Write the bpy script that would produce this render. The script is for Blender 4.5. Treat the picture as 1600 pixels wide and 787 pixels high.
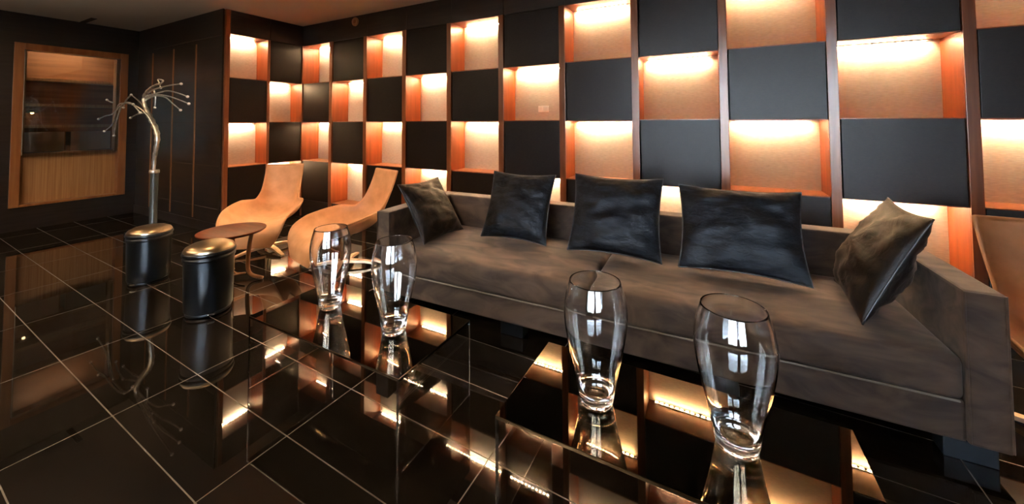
import bpy, bmesh, math, random
from mathutils import Vector, Matrix, noise
for _o in list(bpy.data.objects): bpy.data.objects.remove(_o)
C = bpy.context.scene.collection
scene = bpy.context.scene
PI = math.pi
random.seed(4)

# ------------------------------------------------------------------ camera
H = 1.4
YAW, PIT, ROL, FPX, PPY = -.4853, .03437, -.00568, 586.7, 168.54
fw = Vector((math.sin(YAW)*math.cos(PIT), math.cos(YAW)*math.cos(PIT), math.sin(PIT)))
r0 = Vector((math.cos(YAW), -math.sin(YAW), 0)); u0 = r0.cross(fw)
rt = r0*math.cos(ROL) + u0*math.sin(ROL); up = rt.cross(fw)
cd = bpy.data.cameras.new('camera'); cam = bpy.data.objects.new('camera', cd); C.objects.link(cam)
M = Matrix((rt, up, -fw)).transposed().to_4x4(); M.translation = Vector((0, 0, H)); cam.matrix_world = M
cd.sensor_width = 36; cd.lens = FPX/1600*36; cd.shift_y = -(393.5-PPY)/1600; cd.clip_start = .02
scene.camera = cam

# ------------------------------------------------------------------ light and exposure
scene.view_settings.view_transform = 'Standard'; scene.view_settings.look = 'None'
scene.view_settings.gamma = 1; scene.view_settings.use_curve_mapping = False
scene.view_settings.exposure = 0.0
LED_POWER = 1500.0        # emission of one diode
SKY_POWER = 80.0          # daylight outside the windows behind the camera
LAMP_POWER = 300.0         # added ceiling downlights, out of view
scene.cycles.max_bounces = 12; scene.cycles.transmission_bounces = 12; scene.cycles.glossy_bounces = 6
scene.cycles.diffuse_bounces = 4; scene.cycles.sample_clamp_indirect = 120
scene.cycles.caustics_refractive = False; scene.cycles.caustics_reflective = False
w = bpy.data.worlds.new('world'); scene.world = w; w.use_nodes = True
wn = w.node_tree.nodes; wl = w.node_tree.links
bg = wn['Background']
tc = wn.new('ShaderNodeTexCoord'); sep = wn.new('ShaderNodeSeparateXYZ'); cr = wn.new('ShaderNodeValToRGB')
wl.new(tc.outputs['Generated'], sep.inputs[0]); wl.new(sep.outputs['Z'], cr.inputs[0]); wl.new(cr.outputs[0], bg.inputs[0])
cr.color_ramp.elements[0].color = (.34, .36, .38, 1); cr.color_ramp.elements[0].position = .0
cr.color_ramp.elements[1].color = (.66, .80, 1, 1); cr.color_ramp.elements[1].position = .08
bg.inputs[1].default_value = SKY_POWER

# ------------------------------------------------------------------ materials
def mat(name, col, rough=.5, metal=0, spec=.5, **k):
    m = bpy.data.materials.new(name); m.use_nodes = True
    b = m.node_tree.nodes['Principled BSDF']
    b.inputs['Base Color'].default_value = (*col, 1); b.inputs['Roughness'].default_value = rough
    b.inputs['Metallic'].default_value = metal; b.inputs['Specular IOR Level'].default_value = spec
    for kk, v in k.items():
        b.inputs[kk.replace('_', ' ')].default_value = v
    return m
def vary(m, c1, c2, scale=(6, 6, 6), detail=4, lo=.35, hi=.65, bump=0, rough=None, dist=.02, coord='Object', distort=0):
    t = m.node_tree; n = t.nodes; l = t.links; b = n['Principled BSDF']
    co = n.new('ShaderNodeTexCoord'); mp = n.new('ShaderNodeMapping'); mp.inputs['Scale'].default_value = scale
    nz = n.new('ShaderNodeTexNoise'); nz.inputs['Scale'].default_value = 1; nz.inputs['Detail'].default_value = detail
    nz.inputs['Distortion'].default_value = distort
    cr = n.new('ShaderNodeValToRGB')
    l.new(co.outputs[coord], mp.inputs[0]); l.new(mp.outputs[0], nz.inputs['Vector']); l.new(nz.outputs[0], cr.inputs[0])
    cr.color_ramp.elements[0].position = lo; cr.color_ramp.elements[1].position = hi
    cr.color_ramp.elements[0].color = (*c1, 1); cr.color_ramp.elements[1].color = (*c2, 1)
    l.new(cr.outputs[0], b.inputs['Base Color'])
    if bump:
        bp = n.new('ShaderNodeBump'); bp.inputs['Strength'].default_value = bump; bp.inputs['Distance'].default_value = dist
        l.new(nz.outputs[0], bp.inputs['Height']); l.new(bp.outputs[0], b.inputs['Normal'])
    if rough:
        mr = n.new('ShaderNodeMapRange'); mr.inputs['To Min'].default_value = rough[0]; mr.inputs['To Max'].default_value = rough[1]
        l.new(nz.outputs[0], mr.inputs['Value']); l.new(mr.outputs[0], b.inputs['Roughness'])
    return m

MT = {}
MT['panel'] = vary(mat('dark linen panel', (.02, .02, .02), .42, spec=.18), (.006, .003, .002), (.011, .006, .004), (60, 60, 220), 3, bump=.12, dist=.002)
MT['darkwood'] = vary(mat('dark stained wall', (.02, .012, .008), .4, spec=.4), (.011, .006, .004), (.020, .012, .008), (3, 3, 30), 4)
MT['post'] = vary(mat('reddish brown wood', (.12, .04, .015), .30, spec=.5), (.17, .052, .018), (.27, .09, .034), (30, 30, 1.5), 4)
MT['niche_side'] = vary(mat('orange brown veneer', (.3, .08, .02), .4), (.15, .030, .006), (.22, .048, .011), (25, 25, 1.2), 4)
MT['linen'] = vary(mat('cream woven wallcovering', (.7, .6, .5), .85, spec=.2), (.47, .47, .47), (.57, .57, .565), (25, 25, 160), 3, bump=.1, dist=.002)
MT['ceiling'] = mat('matte plaster', (.80, .77, .72), .9, spec=.1)
MT['outer'] = mat('dim brown plaster', (.10, .08, .065), .8, spec=.2)
MT['frame'] = vary(mat('window oak frame', (.3, .12, .04), .35), (.24, .09, .03), (.33, .14, .05), (20, 20, 1.5), 4)
MT['oak'] = vary(mat('pale ribbed oak', (.4, .22, .1), .45), (.34, .17, .07), (.46, .26, .12), (60, 60, 1.2), 4)
MT['velvet'] = mat('charcoal velvet', (.05, .045, .042), .75, spec=.15, Sheen_Weight=.35, Sheen_Roughness=.4, Sheen_Tint=(.75, .8, .9, 1))
vary(MT['velvet'], (.105, .092, .094), (.215, .172, .158), (3.5, 8, 8), 6, .36, .66, distort=1.2)
MT['satin'] = mat('blue black crushed satin', (.012, .015, .022), .55, spec=.16, Sheen_Weight=.30, Sheen_Roughness=.16, Sheen_Tint=(.55, .72, 1, 1))
vary(MT['satin'], (.0025, .003, .004), (.014, .017, .024), (14, 40, 34), 5, .4, .75, bump=.3, dist=.012, distort=1.5)
MT['suede'] = mat('brown black crushed velvet', (.03, .02, .015), .5, spec=.14, Sheen_Weight=.16, Sheen_Roughness=.25, Sheen_Tint=(.9, .7, .6, 1))
vary(MT['suede'], (.006, .0045, .004), (.024, .015, .011), (9, 26, 12), 5, .4, .7, bump=.3, dist=.02, distort=1.2)
MT['piping'] = mat('black piping', (.006, .006, .008), .5)
MT['seam'] = mat('grey piping', (.38, .37, .36), .6)
MT['plinth'] = mat('black lacquer foot', (.006, .007, .009), .4, spec=.2)
MT['blackglass'] = mat('black glass', (.002, .002, .002), .012, IOR=2.0, Specular_Tint=(1, .74, .42, 1))
MT['clear'] = mat('clear glass', (1, 1, 1), 0, Transmission_Weight=1.0, IOR=1.5)
MT['pane'] = mat('thin clear glass', (.93, .97, .95), 0, Transmission_Weight=1.0, IOR=1.45)
MT['leather'] = vary(mat('tan leather', (.7, .4, .24), .45, spec=.4), (.66, .34, .17), (.80, .43, .23), (8, 8, 8), 4)
MT['leather_back'] = mat('pale shell back', (.42, .30, .22), .45)
MT['steel'] = mat('polished steel', (.75, .72, .66), .18, 1)
MT['warmsteel'] = mat('warm brushed steel', (.80, .55, .36), .4, .5)
MT['bronze'] = vary(mat('brushed bronze lid', (.42, .32, .2), .3, 1), (.36, .27, .17), (.48, .37, .24), (3, 3, 3), 3)
MT['binblack'] = mat('satin black enamel', (.006, .008, .011), .33, spec=.32)
MT['walnut'] = vary(mat('red brown tabletop', (.2, .06, .02), .5, spec=.12), (.075, .014, .003), (.12, .026, .006), (2, 25, 20), 4)
MT['leg'] = vary(mat('warm oak leg', (.3, .14, .05), .35), (.25, .11, .04), (.34, .16, .07), (20, 20, 2), 3)
MT['silver'] = vary(mat('silvered bark', (.5, .5, .45), .3, .75), (.40, .38, .33), (.75, .73, .67), (40, 40, 14), 4, bump=.5, dist=.004)
MT['greyvase'] = mat('slate grey vase', (.05, .062, .065), .35)
MT['white'] = mat('white plastic', (.95, .97, 1), .35)
MT['brass'] = mat('brown brass strip', (.30, .13, .045), .35, .5)
MT['grey'] = mat('grey felt box', (.55, .45, .36), .7)
MT['shelfwood'] = vary(mat('red brown cabinet wood', (.3, .12, .05), .5), (.22, .09, .035), (.32, .14, .06), (20, 1.5, 20), 4)
def emis(name, col, s):
    m = bpy.data.materials.new(name); m.use_nodes = True; n = m.node_tree.nodes; n.clear()
    e = n.new('ShaderNodeEmission'); o = n.new('ShaderNodeOutputMaterial'); e.inputs[0].default_value = (*col, 1); e.inputs[1].default_value = s
    m.node_tree.links.new(e.outputs[0], o.inputs[0]); return m
MT['led'] = emis('warm diode', (1, .63, .32), LED_POWER)
_n = MT['led'].node_tree.nodes; _l = MT['led'].node_tree.links   # twelve diodes along the strip
_uv = _n.new('ShaderNodeTexCoord'); _sx = _n.new('ShaderNodeSeparateXYZ'); _l.new(_uv.outputs['UV'], _sx.inputs[0])
def _mth(op, a, v):
    q = _n.new('ShaderNodeMath'); q.operation = op; _l.new(a, q.inputs[0]); q.inputs[1].default_value = v; return q.outputs[0]
_f = _mth('LESS_THAN', _mth('FRACT', _mth('MULTIPLY', _sx.outputs['X'], 12), 0), .45)
_l.new(_mth('MULTIPLY', _f, LED_POWER), _n['Emission'].inputs[1])
MT['bulb'] = emis('warm bulb', (1, .6, .28), 14)
MT['added_cablight'] = emis('added cabinet light', (1, .7, .42), 60)  # glow of the hidden light added above the cabinet
MT['added_uplight'] = emis('added uplighter glow', (1, .82, .62), 1400)  # for the torchieres added to lift the ceiling
MT['lamp'] = emis('added warm downlight', (1, .62, .3), LAMP_POWER)  # for the downlights added out of view

def floor_mat():
    m = mat('polished black tile', (.012, .011, .01), .05, IOR=1.62); t = m.node_tree; n = t.nodes; l = t.links; b = n['Principled BSDF']
    co = n.new('ShaderNodeTexCoord'); mp = n.new('ShaderNodeMapping'); mp.vector_type = 'TEXTURE'
    mp.inputs['Location'].default_value = (-4.2580, 1.1081, 0); mp.inputs['Rotation'].default_value = (0, 0, -.02131)
    mp.inputs['Scale'].default_value = (.8522, .3347, 1)
    l.new(co.outputs['Object'], mp.inputs[0]); sp = n.new('ShaderNodeSeparateXYZ'); l.new(mp.outputs[0], sp.inputs[0])
    def math_(op, a, bb=None):
        q = n.new('ShaderNodeMath'); q.operation = op
        for i, v in enumerate((a, bb)):
            if v is None: continue
            if isinstance(v, (int, float)): q.inputs[i].default_value = v
            else: l.new(v, q.inputs[i])
        return q.outputs[0]
    g = []
    for ax, wd in (('X', .0024/.8522), ('Y', .0024/.3347)):
        fr = math_('FRACT', math_('ADD', sp.outputs[ax], .5))
        g.append(math_('LESS_THAN', math_('ABSOLUTE', math_('SUBTRACT', fr, .5)), wd))
    grout = math_('MAXIMUM', g[0], g[1])
    nz = n.new('ShaderNodeTexNoise'); nz.inputs['Scale'].default_value = 2.2; nz.inputs['Detail'].default_value = 5
    l.new(co.outputs['Object'], nz.inputs['Vector'])
    cr = n.new('ShaderNodeValToRGB'); l.new(nz.outputs[0], cr.inputs[0])
    cr.color_ramp.elements[0].color = (.007, .006, .005, 1); cr.color_ramp.elements[1].color = (.018, .014, .011, 1)
    cr.color_ramp.elements[0].position = .35; cr.color_ramp.elements[1].position = .7
    mx = n.new('ShaderNodeMix'); mx.data_type = 'RGBA'; l.new(grout, mx.inputs[0]); l.new(cr.outputs[0], mx.inputs[6]); mx.inputs[7].default_value = (.12, .105, .09, 1)
    l.new(mx.outputs[2], b.inputs['Base Color'])
    mr = n.new('ShaderNodeMapRange'); l.new(grout, mr.inputs['Value']); mr.inputs['To Min'].default_value = .022; mr.inputs['To Max'].default_value = .5
    l.new(mr.outputs[0], b.inputs['Roughness'])
    return m
MT['floor'] = floor_mat()

# ------------------------------------------------------------------ helpers
def add_box(bm, x0, x1, y0, y1, z0, z1, bev=0, mtx=None):
    vs = [bm.verts.new((x, y, z)) for x in (x0, x1) for y in (y0, y1) for z in (z0, z1)]
    F = [(0, 1, 3, 2), (4, 6, 7, 5), (0, 4, 5, 1), (2, 3, 7, 6), (0, 2, 6, 4), (1, 5, 7, 3)]
    fs = [bm.faces.new([vs[i] for i in f]) for f in F]
    if mtx: bmesh.ops.transform(bm, matrix=mtx, verts=vs)
    if bev:
        es = list({e for f in fs for e in f.edges})
        bmesh.ops.bevel(bm, geom=es, offset=bev, segments=2, affect='EDGES', profile=.6)
def box(*a, **k):
    bm = bmesh.new(); add_box(bm, *a, **k); return bm
def lathe(bm, prof, n=40, mtx=None, close=False):
    rings = []
    for r, z in prof:
        rings.append([bm.verts.new((r*math.cos(2*PI*i/n), r*math.sin(2*PI*i/n), z)) for i in range(n)] if r > 1e-6 else [bm.verts.new((0, 0, z))])
    pr = list(zip(rings, rings[1:]))
    if close: pr.append((rings[-1], rings[0]))
    for a, b in pr:
        for i in range(n):
            j = (i+1) % n
            if len(a) == 1 and len(b) == 1: continue
            if len(a) == 1: bm.faces.new((a[0], b[j], b[i]))
            elif len(b) == 1: bm.faces.new((a[i], a[j], b[0]))
            else: bm.faces.new((a[i], a[j], b[j], b[i]))
    if mtx: bmesh.ops.transform(bm, matrix=mtx, verts=[v for r in rings for v in r])
def tube(bm, pts, rad, n=8, cap=True):
    pts = [Vector(p) for p in pts]
    if not isinstance(rad, (list, tuple)): rad = [rad]*len(pts)
    t0 = (pts[1]-pts[0]).normalized(); nrm = t0.orthogonal().normalized(); rings = []
    for i, p in enumerate(pts):
        t = (pts[min(i+1, len(pts)-1)]-pts[max(i-1, 0)]).normalized()
        nrm = (nrm - t*nrm.dot(t)).normalized(); bn = t.cross(nrm)
        rings.append([bm.verts.new(p+(nrm*math.cos(2*PI*k/n)+bn*math.sin(2*PI*k/n))*rad[i]) for k in range(n)])
    for a, b in zip(rings, rings[1:]):
        for i in range(n): bm.faces.new((a[i], a[(i+1) % n], b[(i+1) % n], b[i]))
    if cap: bm.faces.new(rings[0][::-1]); bm.faces.new(rings[-1])
def obj(name, bm, m, parent=None, smooth=False, loc=None):
    bmesh.ops.recalc_face_normals(bm, faces=bm.faces)
    me = bpy.data.meshes.new(name); bm.to_mesh(me); bm.free()
    if smooth: me.shade_smooth() if hasattr(me, 'shade_smooth') else None
    o = bpy.data.objects.new(name, me); C.objects.link(o); me.materials.append(m)
    if parent: o.parent = parent
    if loc: o.location = loc
    return o
def tag(o, label=None, cat=None, group=None, kind=None):
    if label: o['label'] = label
    if cat: o['category'] = cat
    if group: o['group'] = group
    if kind: o['kind'] = kind
    return o
def thing(name, label, cat, loc=(0, 0, 0), rz=0, group=None):
    o = bpy.data.objects.new(name, None); C.objects.link(o); o.location = loc; o.rotation_euler = (0, 0, rz)
    return tag(o, label, cat, group)
def struct(name, bm, m, label, cat='wall', **k):
    return tag(obj(name, bm, m, **k), label, cat, kind='structure')
def dup(root, loc, rz=0, label=None, scale=None):
    r = root.copy(); C.objects.link(r); r.location = loc; r.rotation_euler = (0, 0, rz)
    if scale: r.scale = scale
    if label: r['label'] = label
    for ch in list(root.children):
        c = ch.copy(); C.objects.link(c); c.parent = r
        for g in list(ch.children):
            d = g.copy(); C.objects.link(d); d.parent = c
    return r
def smooth_curve(pts, k=6):
    pts = [Vector(p) for p in pts]; out = []
    for i in range(len(pts)-1):
        p0 = pts[max(i-1, 0)]; p1 = pts[i]; p2 = pts[i+1]; p3 = pts[min(i+2, len(pts)-1)]
        for j in range(k):
            t = j/k; out.append(.5*((2*p1)+(p2-p0)*t+(2*p0-5*p1+4*p2-p3)*t*t+(3*p1-p0-3*p2+p3)*t**3))
    return out+[pts[-1]]

# ------------------------------------------------------------------ room dimensions
D = 3.54; CEIL = 2.86
WX, W, R = -1.5433*D, .19765*D, .16272*D
XS = WX                      # face of the short side wall
YB = 2.491                   # face of the dark wall that runs on to the left
XL = -8.03                   # face of the left wall
XR, YF = 3.0, -2.7
ZROW = [H+2*R, H+R, H, H-R, H-2*R]
SW = .498; POST = .062; ND = .275
NC = 12

# ------------------------------------------------------------------ large structure
struct('floor', box(XL-1.2, XR+.2, YF-.3, D+.5, -.1, 0), MT['floor'], 'polished black floor of long tiles with thin pale grout lines', 'floor')
struct('ceiling', box(XL-1.2, XR+.2, YF-.3, D+.5, CEIL, CEIL+.1), MT['ceiling'], 'dim beige plaster ceiling above the lounge', 'ceiling')
struct('wall_back', box(XS-.4, XR+.2, D+ND+.03, D+.5, 0, CEIL), MT['darkwood'], 'dark wall carrying the checkered panels and lit niches')
struct('wall_right', box(XR, XR+.2, YF-.3, D+ND+.03, 0, CEIL), MT['outer'], 'plain brown wall at the right end of the room')
struct('wall_return', box(XS-ND-.12, XS-ND-.03, YB+.02, D+ND+.03, 0, CEIL), MT['darkwood'], 'dark backing of the short niche wall beside the armchairs')
bm = bmesh.new()
add_box(bm, XL-.2, XS-.028, YB, YB+.02, 0, CEIL)
struct('wall_alcove', bm, MT['darkwood'], 'dark panelled wall running left behind the silver branch')
struct('baseboard_alcove', box(XL, XS-.03, YB-.012, YB, 0, .12), MT['darkwood'], 'dark skirting along the panelled wall behind the silver branch', 'baseboard')
# left wall with a rectangular hatch
HY0, HY1, HZ0, HZ1 = 1.28, 2.37, .305, 2.47
bm = bmesh.new()
add_box(bm, XL-.2, XL, YF-.3, HY0, 0, CEIL); add_box(bm, XL-.2, XL, HY1, YB, 0, CEIL)
add_box(bm, XL-.2, XL, HY0, HY1, 0, HZ0); add_box(bm, XL-.2, XL, HY0, HY1, HZ1, CEIL)
add_box(bm, XL-1.0, XL-.9, HY0-.3, HY1+.3, 0, CEIL); add_box(bm, XL-.9, XL-.2, HY0-.35, HY0-.25, 0, CEIL)
add_box(bm, XL-.9, XL-.2, HY1+.1, HY1+.2, 0, CEIL)
struct('wall_left', bm, MT['darkwood'], 'dark wall at the far left holding the oak framed window')
# wall behind the camera with two windows
WINS = [(-1.3, .5, .35, 2.55), (.95, 2.6, .35, 2.55)]
bm = bmesh.new(); xs = XL-.2
for a, b, z0, z1 in WINS:
    add_box(bm, xs, a, YF-.2, YF, 0, CEIL); add_box(bm, a, b, YF-.2, YF, 0, z0); add_box(bm, a, b, YF-.2, YF, z1, CEIL); xs = b
add_box(bm, xs, XR+.2, YF-.2, YF, 0, CEIL)
struct('wall_front', bm, MT['outer'], 'brown wall behind the camera with two tall windows')
for i, (a, b, z0, z1) in enumerate(WINS):
    bm = bmesh.new(); t = .045
    for x in (a, (a+b)/2-t/2, b-t): add_box(bm, x, x+t, YF-.12, YF-.06, z0, z1)
    for z in (z0, z0+(z1-z0)*.36, z1-t): add_box(bm, a, b, YF-.12, YF-.06, z, z+t)
    wf = struct('window_%d' % (i+2), bm, MT['plinth'], 'tall daylight window behind the camera, %s of the pair' % ['left', 'right'][i], 'window')
    obj('pane', box(a+.01, b-.01, YF-.095, YF-.089, z0+.01, z1-.01), MT['pane'], wf)
    ld = bpy.data.lights.new('window_portal', 'AREA'); ld.shape = 'RECTANGLE'; ld.size = b-a; ld.size_y = z1-z0; ld.cycles.is_portal = True
    lo = bpy.data.objects.new('window_portal', ld); C.objects.link(lo); lo.location = ((a+b)/2, YF-.16, (z0+z1)/2); lo.rotation_euler = (PI/2, 0, 0)

# ------------------------------------------------------------------ checkered niche walls
ORD = ['first', 'second', 'third', 'fourth', 'fifth', 'sixth', 'seventh', 'eighth', 'ninth', 'tenth', 'eleventh', 'twelfth']
ROWN = ['top row', 'second row', 'third row', 'fourth row']
def to_world(side):
    # local x along wall, y into the wall, z up
    if not side: return Matrix.Translation((WX, D, 0))
    return Matrix.Translation((XS, 2.567, 0)) @ Matrix.Rotation(PI/2, 4, 'Z')
def build_niche(x0, x1, z0, z1, label, grp, side):
    mt = to_world(side); t = .004
    def tb(*a, **k): return box(*a, mtx=mt, **k)
    g = thing('lit_niche', label, 'niche', group=grp)
    obj('back_panel', tb(x0, x1, ND-.01, ND, z0, z1), MT['linen'], g)
    obj('side_panel', tb(x0-t+.001, x0+.001, 0, ND, z0, z1), MT['niche_side'], g)
    obj('side_panel', tb(x1-.001, x1+t-.001, 0, ND, z0, z1), MT['niche_side'], g)
    obj('shelf', tb(x0, x1, .004, ND, z0-.001, z0+.005), MT['post'], g)
    obj('soffit', tb(x0, x1, .004, ND, z1-.004, z1+.001), MT['niche_side'], g)
    bm = bmesh.new(); L = (x1-x0)*.80; xm = (x0+x1)/2
    vs = [bm.verts.new(mt @ Vector((xm+a*L/2, ND-.034+b*.006, z1-.016))) for a, b in ((-1, -1), (-1, 1), (1, 1), (1, -1))]
    f_ = bm.faces.new(vs); uv = bm.loops.layers.uv.new('UVMap')
    for lp, q in zip(f_.loops, ((0, 0), (0, 1), (1, 1), (1, 0))): lp[uv].uv = q
    f_.normal_update()
    if f_.normal.z > 0: f_.normal_flip()
    st = obj('led_strip', tb(xm-L/2-.01, xm+L/2+.01, ND-.044, ND-.024, z1-.013, z1-.004), MT['white'], g)
    me = bpy.data.meshes.new('diodes'); bm.to_mesh(me); bm.free(); me.materials.append(MT['led'])
    o = bpy.data.objects.new('diodes', me); C.objects.link(o); o.parent = st
    return g
def build_panel(x0, x1, z0, z1, label, grp, side):
    o = obj('square_panel', box(x0, x1, .001, .03, z0+.0025, z1-.0025, bev=.0025, mtx=to_world(side)), MT['panel'])
    return tag(o, label, 'wall panel', grp)
for side in (0, 1):
    cols = [0, 1] if side else range(NC)
    for n in cols:
        for k in range(4):
            z1, z0 = ZROW[k], ZROW[k+1]
            if side:
                x0 = n*SW; x1 = x0+SW-.034
                where = 'of the short side wall, %s column' % ('outer' if n == 0 else 'corner')
            else:
                x0 = n*W+(.012 if n == 0 else .012); x1 = (n+1)*W-POST
                x0 = n*W if n else .02
                where = 'of long wall, %s column from corner' % ORD[n]
            if (n+k) % 2 == 0:
                build_niche(x0, x1, z0, z1, 'lit cream niche in %s %s' % (ROWN[k], where), 'lit wall niches', side)
            else:
                build_panel(x0+.01 if not side else x0+.005, x1-.004, z0, z1, 'dark square panel in %s %s' % (ROWN[k], where), 'dark wall panels', side)
    mt = to_world(side)
    # header band, base band, posts
    LN = 2*SW if side else NC*W
    hb = bmesh.new(); bb = bmesh.new(); m = 2 if side else NC
    stp = SW if side else W
    for n in range(m):
        add_box(hb, n*stp+.002, (n+1)*stp-.002, .0, .03, ZROW[0]+.001, CEIL-.004, bev=.002, mtx=mt)
        add_box(bb, n*stp+.001, (n+1)*stp-.001, .0, .03, .003, ZROW[4]-.001, mtx=mt)
    nm = 'short side wall' if side else 'long wall'
    struct('trim_%d' % (1+side), hb, MT['darkwood'], 'dark header band above the niches of the %s' % nm, 'trim')
    struct('baseboard_%s' % ('side' if side else 'back'), bb, MT['darkwood'], 'dark base band below the niches of the %s' % nm, 'baseboard')
pi = 3
for n in range(NC+1):
    x0, x1 = (-.0, .02) if n == 0 else (n*W-POST, n*W)
    struct('trim_%d' % pi, box(x0, x1, -.012, .04, .005, ZROW[0], bev=.002, mtx=to_world(0)), MT['post'],
           'reddish brown wooden post of the long niche wall, %s from the room corner' % (ORD[n-1] if n else 'nearest') if n < 12 else 'last wooden post of the long niche wall', 'post'); pi += 1
for n in range(3):
    x0, x1 = (-.05, 0) if n == 0 else (n*SW-.034, n*SW - (0.0 if n == 1 else .012))
    struct('trim_%d' % pi, box(x0, x1, -.008 if n else -.001, .04, .005, ZROW[0] if n else CEIL-.003, bev=.002, mtx=to_world(1)), MT['post'],
           'wooden post of the short niche wall, %s' % ['outer corner', 'middle', 'inner corner'][n], 'post'); pi += 1

# thin wooden strips and tile seams of the alcove wall
for i, x in enumerate((-7.50, -6.82, -6.16)):
    struct('trim_%d' % pi, box(x-.014, x+.014, YB-.008, YB, .14, 2.46), MT['brass'], 'thin brown vertical strip on the dark wall, %s from the left corner' % ORD[i], 'trim'); pi += 1
bm = bmesh.new()
for z in (.30, .84, 1.40, 1.97, 2.52): add_box(bm, XL, XS-.06, YB-.004, YB, z-.003, z+.003)
struct('trim_%d' % pi, bm, MT['outer'], 'fine horizontal joints of the dark panelled wall', 'trim'); pi += 1

# ------------------------------------------------------------------ framed interior window on the left wall
bm = bmesh.new(); f = .085
add_box(bm, XL-.16, XL+.02, HY0, HY0+f, HZ0, HZ1, bev=.004); add_box(bm, XL-.16, XL+.02, HY1-f, HY1, HZ0, HZ1, bev=.004)
add_box(bm, XL-.16, XL+.02, HY0+f, HY1-f, HZ1-f, HZ1, bev=.004); add_box(bm, XL-.16, XL+.02, HY0+f, HY1-f, HZ0, HZ0+.03, bev=.004)
win = struct('window_1', bm, MT['frame'], 'oak framed interior window in the dark wall at far left', 'window')
obj('pane', box(XL-.03, XL-.022, HY0+f, HY1-f, .98, HZ1-f), MT['pane'], win)
obj('window_bar', box(XL-.06, XL-.005, HY0+f-.01, HY0+f+.012, .98, HZ1-f+.01), MT['white'], win)
# cabinet seen through it
cab = thing('display_cabinet', 'shelved oak cabinet seen through the framed window at left', 'cabinet')
obj('lower_panel', box(XL-.14, XL-.10, HY0+f+.001, HY1-f-.001, HZ0+.03, 1.0), MT['oak'], cab)
obj('back_panel', box(XL-.55, XL-.52, HY0-.2, HY1+.05, .9, 2.6), MT['shelfwood'], cab)
for z in (1.36, 1.66, 2.02): obj('shelf', box(XL-.52, XL-.30, HY0-.2, HY1+.05, z-.02, z+.02), MT['oak'], cab)
obj('worktop', box(XL-.52, XL-.14, HY0-.2, HY1+.05, .96, 1.0), MT['darkwood'], cab)
for i, (a, b, s) in enumerate(((1.40, 1.79, 'nearer the room corner side post, left'), (1.85, 2.26, 'right'))):
    g = thing('storage_box', 'grey brown box on the cabinet shelf behind the left window, %s one' % ('left' if i == 0 else 'right'), 'box', group='boxes in the framed window')
    obj('front_panel', box(XL-.235, XL-.22, a, b, 1.005, 1.28, bev=.004), MT['grey'], g)
    obj('box_body', box(XL-.50, XL-.235, a+.01, b-.01, 1.002, 1.275), MT['plinth'], g)
for y0_, y1_ in ((HY0+f, HY0+f+.03), (HY1-f-.03, HY1-f)): obj('jamb', box(XL-.155, XL-.032, y0_, y1_, .98, HZ1-f-.001), MT['oak'], win)
mt = Matrix.Translation((XL-.40, 1.52, 1.55))
bm = bmesh.new(); lathe(bm, [(0, .03), (.03, .03), (.06, .0), (.055, .0), (.03, .02), (0, .02)], 24, mt); lp = obj('lamp_shade', bm, MT['bronze'], cab, True)
bm = bmesh.new(); bmesh.ops.create_icosphere(bm, subdivisions=2, radius=.016, matrix=mt); obj('bulb', bm, MT['bulb'], lp, True)
mt = Matrix.Translation((XL-.22, 1.83, 2.598))  # hidden light added behind the frame top to brighten the cabinet inside
tl = obj('added_cabinet_light', box(-.05, .05, -.3, .3, -.02, 0, mtx=mt), MT['steel'], cab); obj('diffuser', box(-.04, .04, -.29, .29, -.024, -.021, mtx=mt), MT['added_cablight'], tl)
obj('top_panel', box(XL-.55, XL-.16, HY0-.2, HY1+.05, 2.6, 2.62), MT['frame'], cab)
# ------------------------------------------------------------------ ceiling fittings and added lamps
v = thing('ceiling_vent', 'small dark slotted air vent in the beige ceiling', 'vent', (-8.02+.25, 1.87, CEIL))
obj('frame', box(-.22, .22, -.03, .03, -.008, -.001, bev=.002), MT['plinth'], v)
for i in range(2): obj('slat', box(-.2, .2, -.02+.022*i, -.014+.022*i, -.012, -.008), MT['outer'], v)
v = thing('wall_sensor', 'small round brown disc on the dark band near the ceiling', 'sensor', (-4.294, D, 2.775), 0)
rx = Matrix.Rotation(PI/2, 4, 'X')
bm = bmesh.new(); lathe(bm, [(0, 0), (.058, 0), (.06, .004), (.06, .018), (.052, .026), (0, .026)], 28, rx); obj('housing', bm, MT['oak'], v, True)
bm = bmesh.new(); lathe(bm, [(0, .026), (.03, .026), (.026, .034), (0, .036)], 24, rx); obj('lens', bm, MT['frame'], v, True)
s = thing('wall_socket', 'white double switch plate on the cream niche back', 'socket', (-1.612, D+ND-.01, 1.528))
obj('plate', box(-.062, .062, -.012, -.0005, -.033, .033, bev=.004), MT['white'], s)
for x in (-.028, .028): obj('rocker', box(x-.022, x+.022, -.017, -.012, -.022, .022, bev=.003), MT['white'], s)
for i, (x, y) in enumerate(((-4.6, -1.3), (-1.7, -2.3))):  # unseen torchieres, added to brighten the ceiling
    d = thing('added_floor_lamp', 'added warm torchiere floor lamp behind the camera, %s' % ['far from the windows', 'beside the windows'][i], 'lamp', (x, y, 0), group='added torchieres behind the camera')
    bm = bmesh.new(); lathe(bm, [(0, 0), (.14, 0), (.14, .015), (.03, .025), (0, .025)], 32); obj('base', bm, MT['bronze'], d, True)
    bm = bmesh.new(); tube(bm, [(0, 0, .02), (0, 0, 1.78)], .013, 12); obj('pole', bm, MT['bronze'], d, True)
    bm = bmesh.new(); lathe(bm, [(0, 1.77), (.06, 1.78), (.14, 1.84), (.17, 1.90), (.16, 1.90), (.13, 1.85), (.05, 1.80), (0, 1.80)], 32); obj('bowl', bm, MT['bronze'], d, True)
    bm = bmesh.new(); lathe(bm, [(0, 1.855), (.12, 1.855)], 24); obj('bulb', bm, MT['added_uplight'], d)
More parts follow.
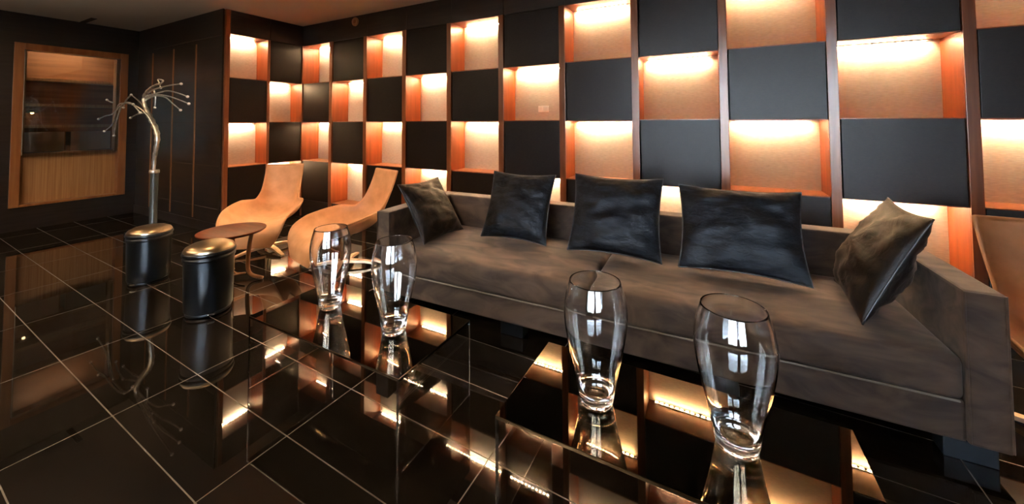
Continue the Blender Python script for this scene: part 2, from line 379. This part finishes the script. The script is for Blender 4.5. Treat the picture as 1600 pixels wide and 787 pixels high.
for i, (x, y) in enumerate(((-5.9, .6), (-3.6, 1.5), (-6.6, -1.0))):  # unseen downlights, added to warm the armchairs and the left side
    d = thing('added_downlight', 'recessed added warm downlight in the ceiling left of the camera, %s' % ['nearest the framed window', 'above the armchairs', 'farthest from the niche wall'][i], 'light', (x, y, CEIL), group='added ceiling downlights')
    bm = bmesh.new(); lathe(bm, [(.09, -.001), (.11, -.001), (.11, -.01), (.085, -.012), (.085, -.001)], 32); obj('trim_ring', bm, MT['steel'], d, True)
    bm = bmesh.new(); lathe(bm, [(0, -.006), (.083, -.006)], 32); obj('lens', bm, MT['lamp'], d)

# ------------------------------------------------------------------ sofa
SR = .0284; SO = Vector((-2.33, 2.14, 0)); SL = 3.352; SD = .93; AW = .125; AH = .70; SEAT = .43; SEAM = .25; SB = .085
def sofa_pt(x, y, z):
    c, s_ = math.cos(SR), math.sin(SR); return Vector((SO.x+c*x-s_*y, SO.y+s_*x+c*y, z))
sf = thing('sofa', 'long charcoal velvet sofa with low square arms', 'sofa', SO, SR)
obj('base', box(.0+AW, SL-AW, .012, SD-.13, SB, SEAM-.004, bev=.012), MT['velvet'], sf)
bk = obj('backrest', box(AW, SL-AW, SD-.14, SD, SB, AH, bev=.012), MT['velvet'], sf)
for x in (0, SL-AW):
    a = obj('arm', box(x, x+AW, 0, SD, SB, AH, bev=.012), MT['velvet'], sf)
    bm = bmesh.new()
    xi = x+.003 if x == 0 else x+AW-.003
    tube(bm, [(x+.004, -.001, SB+.01), (x+.004, -.001, AH-.004), (x+AW-.004, -.001, AH-.004), (x+AW-.004, -.001, SB+.01)], .004, 6)
    obj('piping', bm, MT['velvet'], a)
mid = SL/2
def cushion_seat(x0, x1):
    bm = bmesh.new(); nx, ny = 30, 12; y0, y1 = -.004, SD-.142; z0 = SEAM
    def prof(i, j, top):
        u = i/nx*2-1; v_ = j/ny*2-1
        e = (1-abs(u)**10)*(1-abs(v_)**8)
        x = x0+(x1-x0)*i/nx; y = y0+(y1-y0)*j/ny
        dz = .012*noise.noise(Vector((x*2.2, y*3, 1)))*e
        z = SEAT-.004+.012*e**.5+dz if top else z0
        return x, y, z
    T = [[bm.verts.new(prof(i, j, True)) for j in range(ny+1)] for i in range(nx+1)]
    B = [[bm.verts.new(prof(i, j, False)) for j in range(ny+1)] for i in range(nx+1)]
    for i in range(nx):
        for j in range(ny):
            bm.faces.new((T[i][j], T[i+1][j], T[i+1][j+1], T[i][j+1])); bm.faces.new((B[i][j+1], B[i+1][j+1], B[i+1][j], B[i][j]))
    for i in range(nx):
        bm.faces.new((T[i+1][0], T[i][0], B[i][0], B[i+1][0])); bm.faces.new((T[i][ny], T[i+1][ny], B[i+1][ny], B[i][ny]))
    for j in range(ny):
        bm.faces.new((T[0][j], T[0][j+1], B[0][j+1], B[0][j])); bm.faces.new((T[nx][j+1], T[nx][j], B[nx][j], B[nx][j+1]))
    o = obj('seat_cushion', bm, MT['velvet'], sf, True)
    md = o.modifiers.new('b', 'BEVEL'); md.width = .028; md.segments = 3; md.limit_method = 'ANGLE'; md.angle_limit = .9
    p = bmesh.new(); tube(p, [(x0+.02, -.006, SEAM+.004), (x1-.02, -.006, SEAM+.004)], .0045, 6)
    obj('piping', p, MT['seam'], o)
cushion_seat(AW+.004, mid-.004); cushion_seat(mid+.004, SL-AW-.004)
for x in (.03, mid-.6, mid+.6, SL-.19):
    obj('leg', box(x, x+.16, .03, .12, 0, SB+.002, bev=.004), MT['plinth'], sf)
for x in (.06, SL-.2): obj('leg', box(x, x+.14, SD-.14, SD-.04, 0, SB+.002, bev=.004), MT['plinth'], sf)

# ------------------------------------------------------------------ scatter cushions
def pillow(label, o, ex, ez, thick, m, seed, pipe=MT['piping'], sag=0):
    """o: lower-left corner, ex: vector along the bottom edge, ez: vector up the side edge"""
    o, ex, ez = Vector(o), Vector(ex), Vector(ez)
    W_, H_ = ex.length, ez.length; X = ex.normalized(); Z = ez.normalized(); Y = Z.cross(X).normalized()   # Y points away from sitter
    root = tag(None or bpy.data.objects.new('scatter_cushion', None), label, 'cushion', 'scatter cushions on the sofa'); C.objects.link(root)
    mt = Matrix((X, Y, Z)).transposed().to_4x4(); mt.translation = o+ex/2; root.matrix_world = mt
    n = 40; rnd = Vector((seed*3.7, seed*1.3, seed))
    bm = bmesh.new()
    def outline(u, v_):
        x = u*W_/2*(1-.075*(1-v_*v_)); z = H_/2+v_*H_/2*(1-.085*(1-u*u))
        z -= sag*(1-v_)*max(u, 0)*.5*H_*0
        return x, z
    def P(i, j, s):
        u = math.sin((i/n*2-1)*PI/2); v_ = math.sin((j/n*2-1)*PI/2)
        x, z = outline(u, v_)
        t = thick/2*(max(0, 1-u**2))**.5*(max(0, 1-v_**2))**.5*(1.0-.16*v_)
        wr = noise.noise(Vector((x*7, z*11, s))+rnd)*.020+noise.noise(Vector((x*14, z*34, s))+rnd)*.010
        k = (1-u**8)*(1-v_**8)
        return Vector((x, s*(t+wr*k*(t > 0)), z))
    A = [[bm.verts.new(P(i, j, -1)) for j in range(n+1)] for i in range(n+1)]
    Bk = [[A[i][j] if i in (0, n) or j in (0, n) else bm.verts.new(P(i, j, 1)) for j in range(n+1)] for i in range(n+1)]
    for i in range(n):
        for j in range(n):
            bm.faces.new((A[i][j], A[i+1][j], A[i+1][j+1], A[i][j+1]))
            bm.faces.new((Bk[i][j+1], Bk[i+1][j+1], Bk[i+1][j], Bk[i][j]))
    body = obj('cushion_cover', bm, m, root, True)
    ring = []
    for a, b, c, d in ((-1, -1, 1, -1), (1, -1, 1, 1), (1, 1, -1, 1), (-1, 1, -1, -1)):
        for k in range(14):
            t = k/14; u = a+(c-a)*t; v_ = b+(d-b)*t; x, z = outline(u, v_); ring.append((x, 0, z))
    ring.append(ring[0]); p = bmesh.new(); tube(p, ring, .0045, 6, cap=False)
    obj('piping', p, pipe, root, True)
    return root
pillow('dark suede cushion leaning in the left corner of the sofa', (-1.95, 2.25, .46), (.02, .48, 0), (-.29, .02, .43), .17, MT['suede'], 1)
pillow('square blue black satin cushion, second from the left arm', (-1.675, 2.62, .46), (.56, .03, 0), (.0, .23, .50), .16, MT['satin'], 2)
pillow('blue black satin cushion left of the crease between the seats', (-.94, 2.63, .46), (.64, .03, 0), (.0, .23, .52), .16, MT['satin'], 3)
pillow('wide blue black satin cushion, second from the right arm', (-.20, 2.65, .46), (.69, .02, 0), (.0, .22, .49), .16, MT['satin'], 4)
pillow('dark brown cushion with black seam propped on the right arm', (.625, 2.85, .46), (-.03, -.56, 0), (.25, .0, .50), .21, MT['suede'], 5)

# ------------------------------------------------------------------ glass coffee tables and vases
HT = .375
def coffee_table(x0, x1, y0, y1, label):
    g = thing('coffee_table', label, 'table', ((x0+x1)/2, (y0+y1)/2, 0), group='black glass coffee tables'); a, b = (x1-x0)/2, (y1-y0)/2
    obj('table_top', box(-a, a, -b, b, HT-.012, HT, bev=.0015), MT['blackglass'], g)
    for x in (-a, a-.012): obj('side_panel', box(x, x+.012, -b, b, .0015, HT-.0125, bev=.0015), MT['clear'], g)
    return g
coffee_table(-2.185, -1.118, 1.14, 1.64, 'black glass coffee table with clear glass sides, nearer the armchairs')
coffee_table(-.685, .395, 1.16, 1.65, 'black glass coffee table with clear glass sides, nearer the right arm')
def vase_mesh():
    out = [(0, 0), (.047, 0), (.054, .006), (.058, .022), (.064, .06), (.075, .12), (.0905, .19), (.1025, .255), (.1075, .305), (.1065, .345), (.100, .385), (.0905, .42), (.0865, .435)]
    t = .0036
    inn = [(.0835, .436), (.0870, .42), (.0965, .385), (.1028, .345), (.1038, .305), (.0988, .255), (.0868, .19), (.0712, .12), (.0585, .06), (.048, .038), (.03, .030), (0, .028)]
    co = smooth_curve([(r, z, 0) for r, z in out[1:]], 3); ci = smooth_curve([(r, z, 0) for r, z in inn[:-1]], 3)
    prof = [(0, 0)]+[(p.x, p.y) for p in co]+[(p.x, p.y) for p in ci]+[(0, .028)]
    bm = bmesh.new(); lathe(bm, prof, 56); return bm
VL = ['clear glass vase farthest left, in front of the armchair', 'clear glass vase on the left table nearer the sofa arm', 'clear glass vase on the left half of the right table', 'largest clear glass vase, at the right end of the tables']
v0 = obj('glass_vase', vase_mesh(), MT['clear'], None, True); tag(v0, VL[0], 'vase', 'glass vases on the coffee tables')
for i, (x, y, s_, sz) in enumerate([(-1.885, 1.40, .98, 1.0), (-1.390, 1.385, 1.0, 1.01), (-.389, 1.385, 1.07, 1.0), (.052, 1.40, 1.09, .99)]):
    o = v0 if i == 0 else v0.copy()
    if i: C.objects.link(o); o['label'] = VL[i]
    o.location = (x, y, HT+.0008); o.scale = (s_, s_, sz); o.rotation_euler = (0, 0, i)

# ------------------------------------------------------------------ round side table
st = thing('side_table', 'round red brown wooden side table before the armchairs', 'table', (-3.80, 1.83, 0))
bm = bmesh.new(); lathe(bm, [(0, .405), (.19, .407), (.235, .417), (.256, .432), (.258, .440), (.250, .442), (.235, .434), (0, .432)], 56); obj('table_top', bm, MT['walnut'], st, True)
for k in range(3):
    a = 2*PI*k/3+.55
    bm = bmesh.new(); d = Vector((math.cos(a), math.sin(a), 0))
    pts = smooth_curve([d*.17+Vector((0, 0, .408)), d*.15+Vector((0, 0, .30)), d*.14+Vector((0, 0, .12)), d*.17+Vector((0, 0, .045)), d*.27+Vector((0, 0, .012))], 6)
    tube(bm, pts, [.018-.006*abs(i/len(pts)-.3) for i in range(len(pts))], 10); obj('leg', bm, MT['leg'], st, True)
    bm = bmesh.new(); b = a+2*PI/3; e = Vector((math.cos(b), math.sin(b), 0))
    tube(bm, smooth_curve([d*.12+Vector((0, 0, .06)), (d+e)*.035+Vector((0, 0, .05)), e*.12+Vector((0, 0, .06))], 8), .007, 8); obj('stretcher', bm, MT['leg'], st, True)

# ------------------------------------------------------------------ shell armchairs
def shell_armchair(label):
    g = thing('shell_armchair', label, 'armchair', group='tan shell armchairs')
    S = [(-.45, .93, .20, .02), (-.425, .82, .20, .03), (-.39, .70, .20, .045), (-.35, .58, .205, .075), (-.29, .46, .24, .13), (-.18, .385, .295, .185), (-.04, .355, .335, .195), (.10, .35, .35, .18),
         (.23, .355, .34, .15), (.33, .345, .31, .10), (.395, .295, .28, .04), (.42, .22, .23, 0), (.425, .17, .19, 0)]
    def cat(vals, t):
        i = min(int(t), len(vals)-2); f_ = t-i; p = [vals[max(0, min(len(vals)-1, i+q))] for q in (-1, 0, 1, 2)]
        return .5*((2*p[1])+(p[2]-p[0])*f_+(2*p[0]-5*p[1]+4*p[2]-p[3])*f_**2+(3*p[1]-p[0]-3*p[2]+p[3])*f_**3)
    NV, NU = 48, 24; bm = bmesh.new(); rows = []
    for a in range(NV+1):
        t = a/NV*(len(S)-1); y, z, w_, l = [cat([s_[q] for s_ in S], t) for q in range(4)]
        t2 = min(t+.05, len(S)-1.001); t1 = max(t-.05, 0)
        ty = cat([s_[0] for s_ in S], t2)-cat([s_[0] for s_ in S], t1); tz = cat([s_[1] for s_ in S], t2)-cat([s_[1] for s_ in S], t1)
        L = math.hypot(ty, tz); ny, nz = -tz/L, ty/L
        if t > 8: # keep the rim facing up near the lip
            q = min(1, (t-8)/3); ny, nz = ny*(1-q)+.35*q, nz*(1-q)+.9*q
        row = []
        for b in range(NU+1):
            u = b/NU*2-1; k = abs(u)**2.3
            x = w_*math.copysign(abs(math.sin(u*PI/2))**1.0*.55+.45*abs(u), u)
            row.append(bm.verts.new((x, y+ny*l*k, z+nz*l*k)))
        rows.append(row)
    for a in range(NV):
        for b in range(NU): bm.faces.new((rows[a][b], rows[a][b+1], rows[a+1][b+1], rows[a+1][b]))
    sh = obj('shell_seat', bm, MT['leather'], g, True)
    sh.data.materials.append(MT['leather_back'])
    md = sh.modifiers.new('s', 'SOLIDIFY'); md.thickness = .016; md.offset = 0; md.material_offset = 0
    rim = [r[0].co.copy() if False else None for r in []]
    me = sh.data; idx = [a*(NU+1) for a in range(NV+1)]+[NV*(NU+1)+b for b in range(1, NU+1)]+[a*(NU+1)+NU for a in range(NV-1, -1, -1)]+[b for b in range(NU-1, 0, -1)]
    pts = [me.vertices[i].co.copy() for i in idx]; pts.append(pts[0]); bm = bmesh.new(); tube(bm, pts, .009, 6, cap=False)
    obj('rim_edge', bm, MT['leather'], g, True)
    bm = bmesh.new(); lathe(bm, [(0, .07), (.03, .07), (.03, .30), (.10, .335), (.10, .345), (0, .345)], 24); obj('pedestal', bm, MT['steel'], g, True)
    for k in range(4):
        a = PI/4+k*PI/2; mt = Matrix.Rotation(a, 4, 'Z'); bm = bmesh.new()
        vs = []
        for x, hw, z0, z1 in ((.0, .028, .045, .075), (.18, .024, .035, .058), (.34, .018, .004, .022)):
            vs.append([bm.verts.new(mt @ Vector((x, s_*hw, z))) for s_, z in ((-1, z0), (1, z0), (1, z1), (-1, z1))])
        for p, q in zip(vs, vs[1:]):
            for i in range(4): bm.faces.new((p[i], p[(i+1) % 4], q[(i+1) % 4], q[i]))
        bm.faces.new(vs[0][::-1]); bm.faces.new(vs[-1]); obj('star_foot', bm, MT['warmsteel'], g)
    return g
ch = shell_armchair('tan leather shell armchair in the room corner behind the side table')
# local +Y is the way the chair faces
ch.location = (-4.31, 2.43, 0); ch.rotation_euler = (0, 0, math.radians(218)); ch.scale = (1, 1, .95)
dup(ch, (-3.15, 2.51, 0), math.radians(168), 'tan leather shell armchair seen side on beside the left sofa arm')
dup(ch, (1.415, 2.46, 0), math.radians(180), 'tan leather shell armchair cut off behind the right sofa arm')

# ------------------------------------------------------------------ lidded bins
def lidded_bin(label):
    g = thing('pedal_bin', label, 'bin', group='black bins with bronze lids'); r = .165
    bm = bmesh.new(); lathe(bm, [(0, .025), (r*.9, .025), (r*.93, .035), (r*.955, .20), (r*.97, .385), (r*.97, .39), (0, .39)], 56); obj('body', bm, MT['binblack'], g, True)
    bm = bmesh.new(); lathe(bm, [(r*.97, .385), (r*1.01, .388), (r*1.02, .398), (r*1.01, .408), (r*.97, .411), (r*.97, .418), (r*1.03, .421), (r*1.045, .432), (r*1.02, .444), (r*.97, .447)], 56); obj('collar', bm, MT['binblack'], g, True)
    bm = bmesh.new(); lathe(bm, [(r*.99, .44), (r*1.0, .452), (r*.93, .470), (r*.72, .488), (r*.4, .499), (0, .503)], 56); obj('lid', bm, MT['bronze'], g, True)
    bm = bmesh.new(); lathe(bm, [(0, .003), (r*.86, .003), (r*.88, .012), (r*.86, .026), (0, .026)], 40); obj('foot_ring', bm, MT['plinth'], g, True)
    bm = bmesh.new(); add_box(bm, -.022, .022, -r*1.12, -r*.8, .022, .034, bev=.004); obj('pedal', bm, MT['steel'], g)
    return g
b1 = lidded_bin('black cylindrical bin with bronze domed lid below the silver branch')
b1.location = (-4.46, 1.49, 0); b1.rotation_euler = (0, 0, math.radians(35)); b1.scale = (.93, .93, .97)
dup(b1, (-3.35, 1.465, 0), math.radians(72), 'black cylindrical bin with bronze domed lid beside the side table', scale=(.95, .95, 1.02))

# ------------------------------------------------------------------ slim vase with silvered branch
tx, ty = -5.61, 1.90
def at(px, py, Y):
    d = fw+rt*((px-800)/FPX)-up*((py-PPY)/FPX); return Vector((0, 0, H))+d*(Y/d.y)
fv = thing('floor_vase', 'tall slim slate grey floor vase behind the left bin', 'vase', (tx, ty, 0))
zt = at(240, 266, ty).z
bm = bmesh.new(); lathe(bm, [(0, 0), (.10, 0), (.11, .006), (.10, .014), (.04, .03), (.034, .05), (.036, .5), (.038, zt-.02), (.038, zt), (.030, zt), (.028, zt-.04), (0, zt-.05)], 32); obj('body', bm, MT['greyvase'], fv, True)
bm = bmesh.new(); lathe(bm, [(.038, zt-.03), (.045, zt-.028), (.047, zt-.005), (.041, zt+.008), (.031, zt+.006)], 32); obj('collar', bm, MT['silver'], fv, True)
br = thing('silver_branch', 'twisted silvered branch with drooping bulb tipped twigs', 'sculpture', (0, 0, 0))
def P(*l): return [at(x, y, ty+dy) for x, y, dy in l]
bm = bmesh.new(); tr = smooth_curve(P((240, 272, 0), (241, 250, 0), (244, 232, 0), (246, 215, 0), (243, 200, 0), (236, 186, 0), (230, 174, 0), (226, 162, 0), (226, 150, 0), (233, 140, 0), (243, 133, 0), (250, 131, 0)), 5)
k = len(tr); tube(bm, tr, [.017+.012*math.sin(i/k*PI*1.1)*(1+.35*math.sin(i*1.9)) - .006*(i/k) for i in range(k)], 10); obj('trunk', bm, MT['silver'], br, True)
twigs = [[(243, 204, 0), (234, 186, -.03), (222, 172, -.08), (208, 163, -.12)], [(228, 170, 0), (217, 158, .03), (205, 148, .05)], [(208, 163, -.12), (199, 160, -.13), (188, 166, -.15), (176, 178, -.18), (165, 181, -.2), (154, 186, -.2)],
         [(208, 163, -.12), (196, 161, -.1), (185, 164, -.08), (180, 180, -.08), (176, 194, -.08), (163, 205, -.08)], [(190, 165, -.1), (182, 190, -.1), (178, 212, -.1)],
         [(205, 148, .05), (196, 158, .04), (193, 168, .04)], [(228, 176, .0), (216, 178, -.02), (204, 184, -.04)], [(240, 140, 0), (243, 152, .0), (242, 168, .0)],
         [(232, 145, 0), (240, 140, -.05), (262, 134, -.10), (283, 131, -.14)], [(228, 150, 0), (244, 146, -.04), (262, 142, -.08), (280, 146, -.10), (293, 151, -.12)],
         [(228, 153, 0), (242, 148, -.02), (262, 150, -.05), (280, 156, -.06), (295, 162, -.08)], [(228, 156, 0), (242, 150, 0), (258, 152, .0), (270, 162, .0), (282, 172, 0)], [(250, 131, 0), (255, 126, .0), (247, 124, .0), (249, 130, .0), (251, 137, 0)],
         [(208, 163, -.12), (214, 170, -.12), (219, 176, -.1)], [(176, 160, -.1), (172, 159, -.1), (167, 156, -.1)]]
for tw in twigs:
    pts = smooth_curve(P(*tw), 5); k = len(pts); bm = bmesh.new()
    tube(bm, pts, [.009-.004*(i/k) for i in range(k)], 7)
    e = pts[-1]; q = obj('twig', bm, MT['silver'], br, True)
    bm = bmesh.new(); bmesh.ops.create_icosphere(bm, subdivisions=2, radius=.014, matrix=Matrix.Translation(e)); obj('bulb', bm, MT['white'], q, True)
